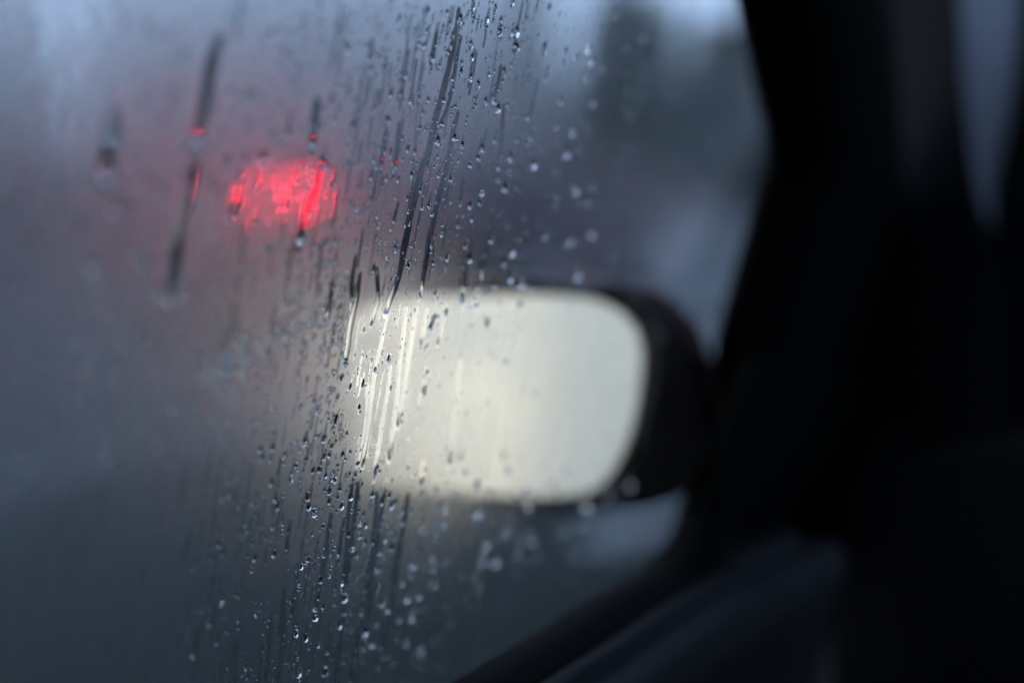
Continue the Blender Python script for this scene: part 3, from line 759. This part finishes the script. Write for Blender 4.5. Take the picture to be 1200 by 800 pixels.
# --- the pane: fine grid on the inner face carrying the mist
us = np.concatenate([np.arange(-.45, .16, .02), np.arange(.16, .25, .0012), np.arange(.25, .62, .00055), np.arange(.62, .80, .0012), np.arange(.80, .99, .01)])
vs = np.concatenate([np.arange(-.40, -.26, .004), np.arange(-.26, .08, .0007), np.arange(.08, .26, .006)])
U, V = np.meshgrid(us, vs)
def snoise(scale_u, scale_v, seed, octs=4):
    rs = np.random.RandomState(seed); out = np.zeros_like(U); amp = 1.0; tot = 0
    for o_ in range(octs):
        tab = rs.rand(256, 256); a = U*scale_u*2**o_+100; b = V*scale_v*2**o_+100
        i, j = np.floor(a).astype(int), np.floor(b).astype(int); fu, fv_ = a-i, b-j
        fu, fv_ = fu*fu*(3-2*fu), fv_*fv_*(3-2*fv_)
        g = lambda x_, y_: tab[x_ % 256, y_ % 256]
        out += amp*((g(i, j)*(1-fu)+g(i+1, j)*fu)*(1-fv_)+(g(i, j+1)*(1-fu)+g(i+1, j+1)*fu)*fv_); tot += amp; amp *= .5
    return out/tot
# mist thins out towards the front of the window, where the demister blows
def sm(a, b, x): t = np.clip((x-a)/(b-a), 0, 1); return t*t*(3-2*t)
front = sm(*[uv(on_glass(x, 400))[0] for x in (435, 680)], U + .062*sm(-.080, -.055, V)*(1-sm(-.012, .022, V)))
low = sm(-.10, -.22, V)
mist = .985 - .92*front - .10*low*(1-front)
mist += .20*(snoise(14, 9, 1)-.5) + .20*(snoise(160, 22, 2)-.5)*(1-front) + .10*(snoise(500, 60, 3, 2)-.5) + .34*np.minimum(0, snoise(70, 55, 4, 3)-.50)*(1-.5*front)
mist = np.clip(mist, 0.02, .985)
clear = np.zeros_like(U)
def window_idx(a0, a1, b0, b1):
    return slice(max(np.searchsorted(vs, b0)-1, 0), np.searchsorted(vs, b1)+1), slice(max(np.searchsorted(us, a0)-1, 0), np.searchsorted(us, a1)+1)
for (u0, v0, u1, v1, r0, r1, st) in wipe_seg:
    m_ = max(r0, r1)+.002
    sl = window_idx(min(u0, u1)-m_, max(u0, u1)+m_, min(v0, v1)-m_, max(v0, v1)+m_)
    a, b = U[sl], V[sl]; du, dv = u1-u0, v1-v0; L2 = du*du+dv*dv+1e-12
    t = np.clip(((a-u0)*du+(b-v0)*dv)/L2, 0, 1)
    d = np.hypot(a-u0-du*t, b-v0-dv*t); r = r0+(r1-r0)*t
    clear[sl] = np.maximum(clear[sl], st*np.clip(1-(d-r*.8)/.0007, 0, 1))
for (u0, v0, a_, b_) in wipe_dot:
    sl = window_idx(u0-a_-.002, u0+a_+.002, v0-b_-.002, v0+b_+.002)
    d = np.hypot((U[sl]-u0)/(a_+.0002), (V[sl]-v0)/(b_+.0002))
    clear[sl] = np.maximum(clear[sl], np.clip(1-(d-.9)/.4, 0, 1))
mist = mist*(1-.95*clear)
nv, nu = U.shape
gu = np.array(GU); gn = np.array(GN); g0 = np.array(GP)
pin = g0[None, None]+U[..., None]*np.array((0, 1, 0))+V[..., None]*gu
verts = pin.reshape(-1, 3)
corner = [0, nu-1, nv*nu-1, (nv-1)*nu]
back = verts[corner]+gn*.004
allv = np.vstack([verts, back])
idx = np.arange(nv*nu).reshape(nv, nu)
q = np.stack([idx[:-1, :-1], idx[:-1, 1:], idx[1:, 1:], idx[1:, :-1]], -1).reshape(-1, 4)
b0 = nv*nu
per = [list(idx[0, :]), list(idx[:, -1]), list(idx[-1, ::-1]), list(idx[::-1, 0])]
sides = [per[k]+[b0+(k+1) % 4, b0+k] for k in range(4)]
me = bpy.data.meshes.new('side_window')
loops = list(q.reshape(-1)); n_q = len(q)
tail_l = []; starts = list(range(0, n_q*4, 4)); pos = n_q*4
for s_ in sides: tail_l += s_; starts.append(pos); pos += len(s_)
tail_l += [b0+3, b0+2, b0+1, b0]; starts.append(pos); pos += 4
loops = np.concatenate([q.reshape(-1), np.array(tail_l)]).astype(np.int32)
me.vertices.add(len(allv)); me.vertices.foreach_set('co', allv.astype(np.float32).ravel())
me.loops.add(len(loops)); me.loops.foreach_set('vertex_index', loops)
me.polygons.add(len(starts)); me.polygons.foreach_set('loop_start', np.array(starts, dtype=np.int32))
mi = np.zeros(len(starts), dtype=np.int32); mi[n_q:] = 1
me.polygons.foreach_set('material_index', mi)
me.update(calc_edges=True)
me.shade_flat()
A = me.attributes.new('mist', 'FLOAT', 'POINT')
A.data.foreach_set('value', np.concatenate([mist.ravel(), np.zeros(4)]).astype(np.float32))
# faces must look outwards from the slab: inner face towards the cabin
nrm = me.polygons[0].normal
if nrm.dot(GN) > 0: me.flip_normals()
win = link('side_window', me, [M['misted'], M['glass']]); own(win)
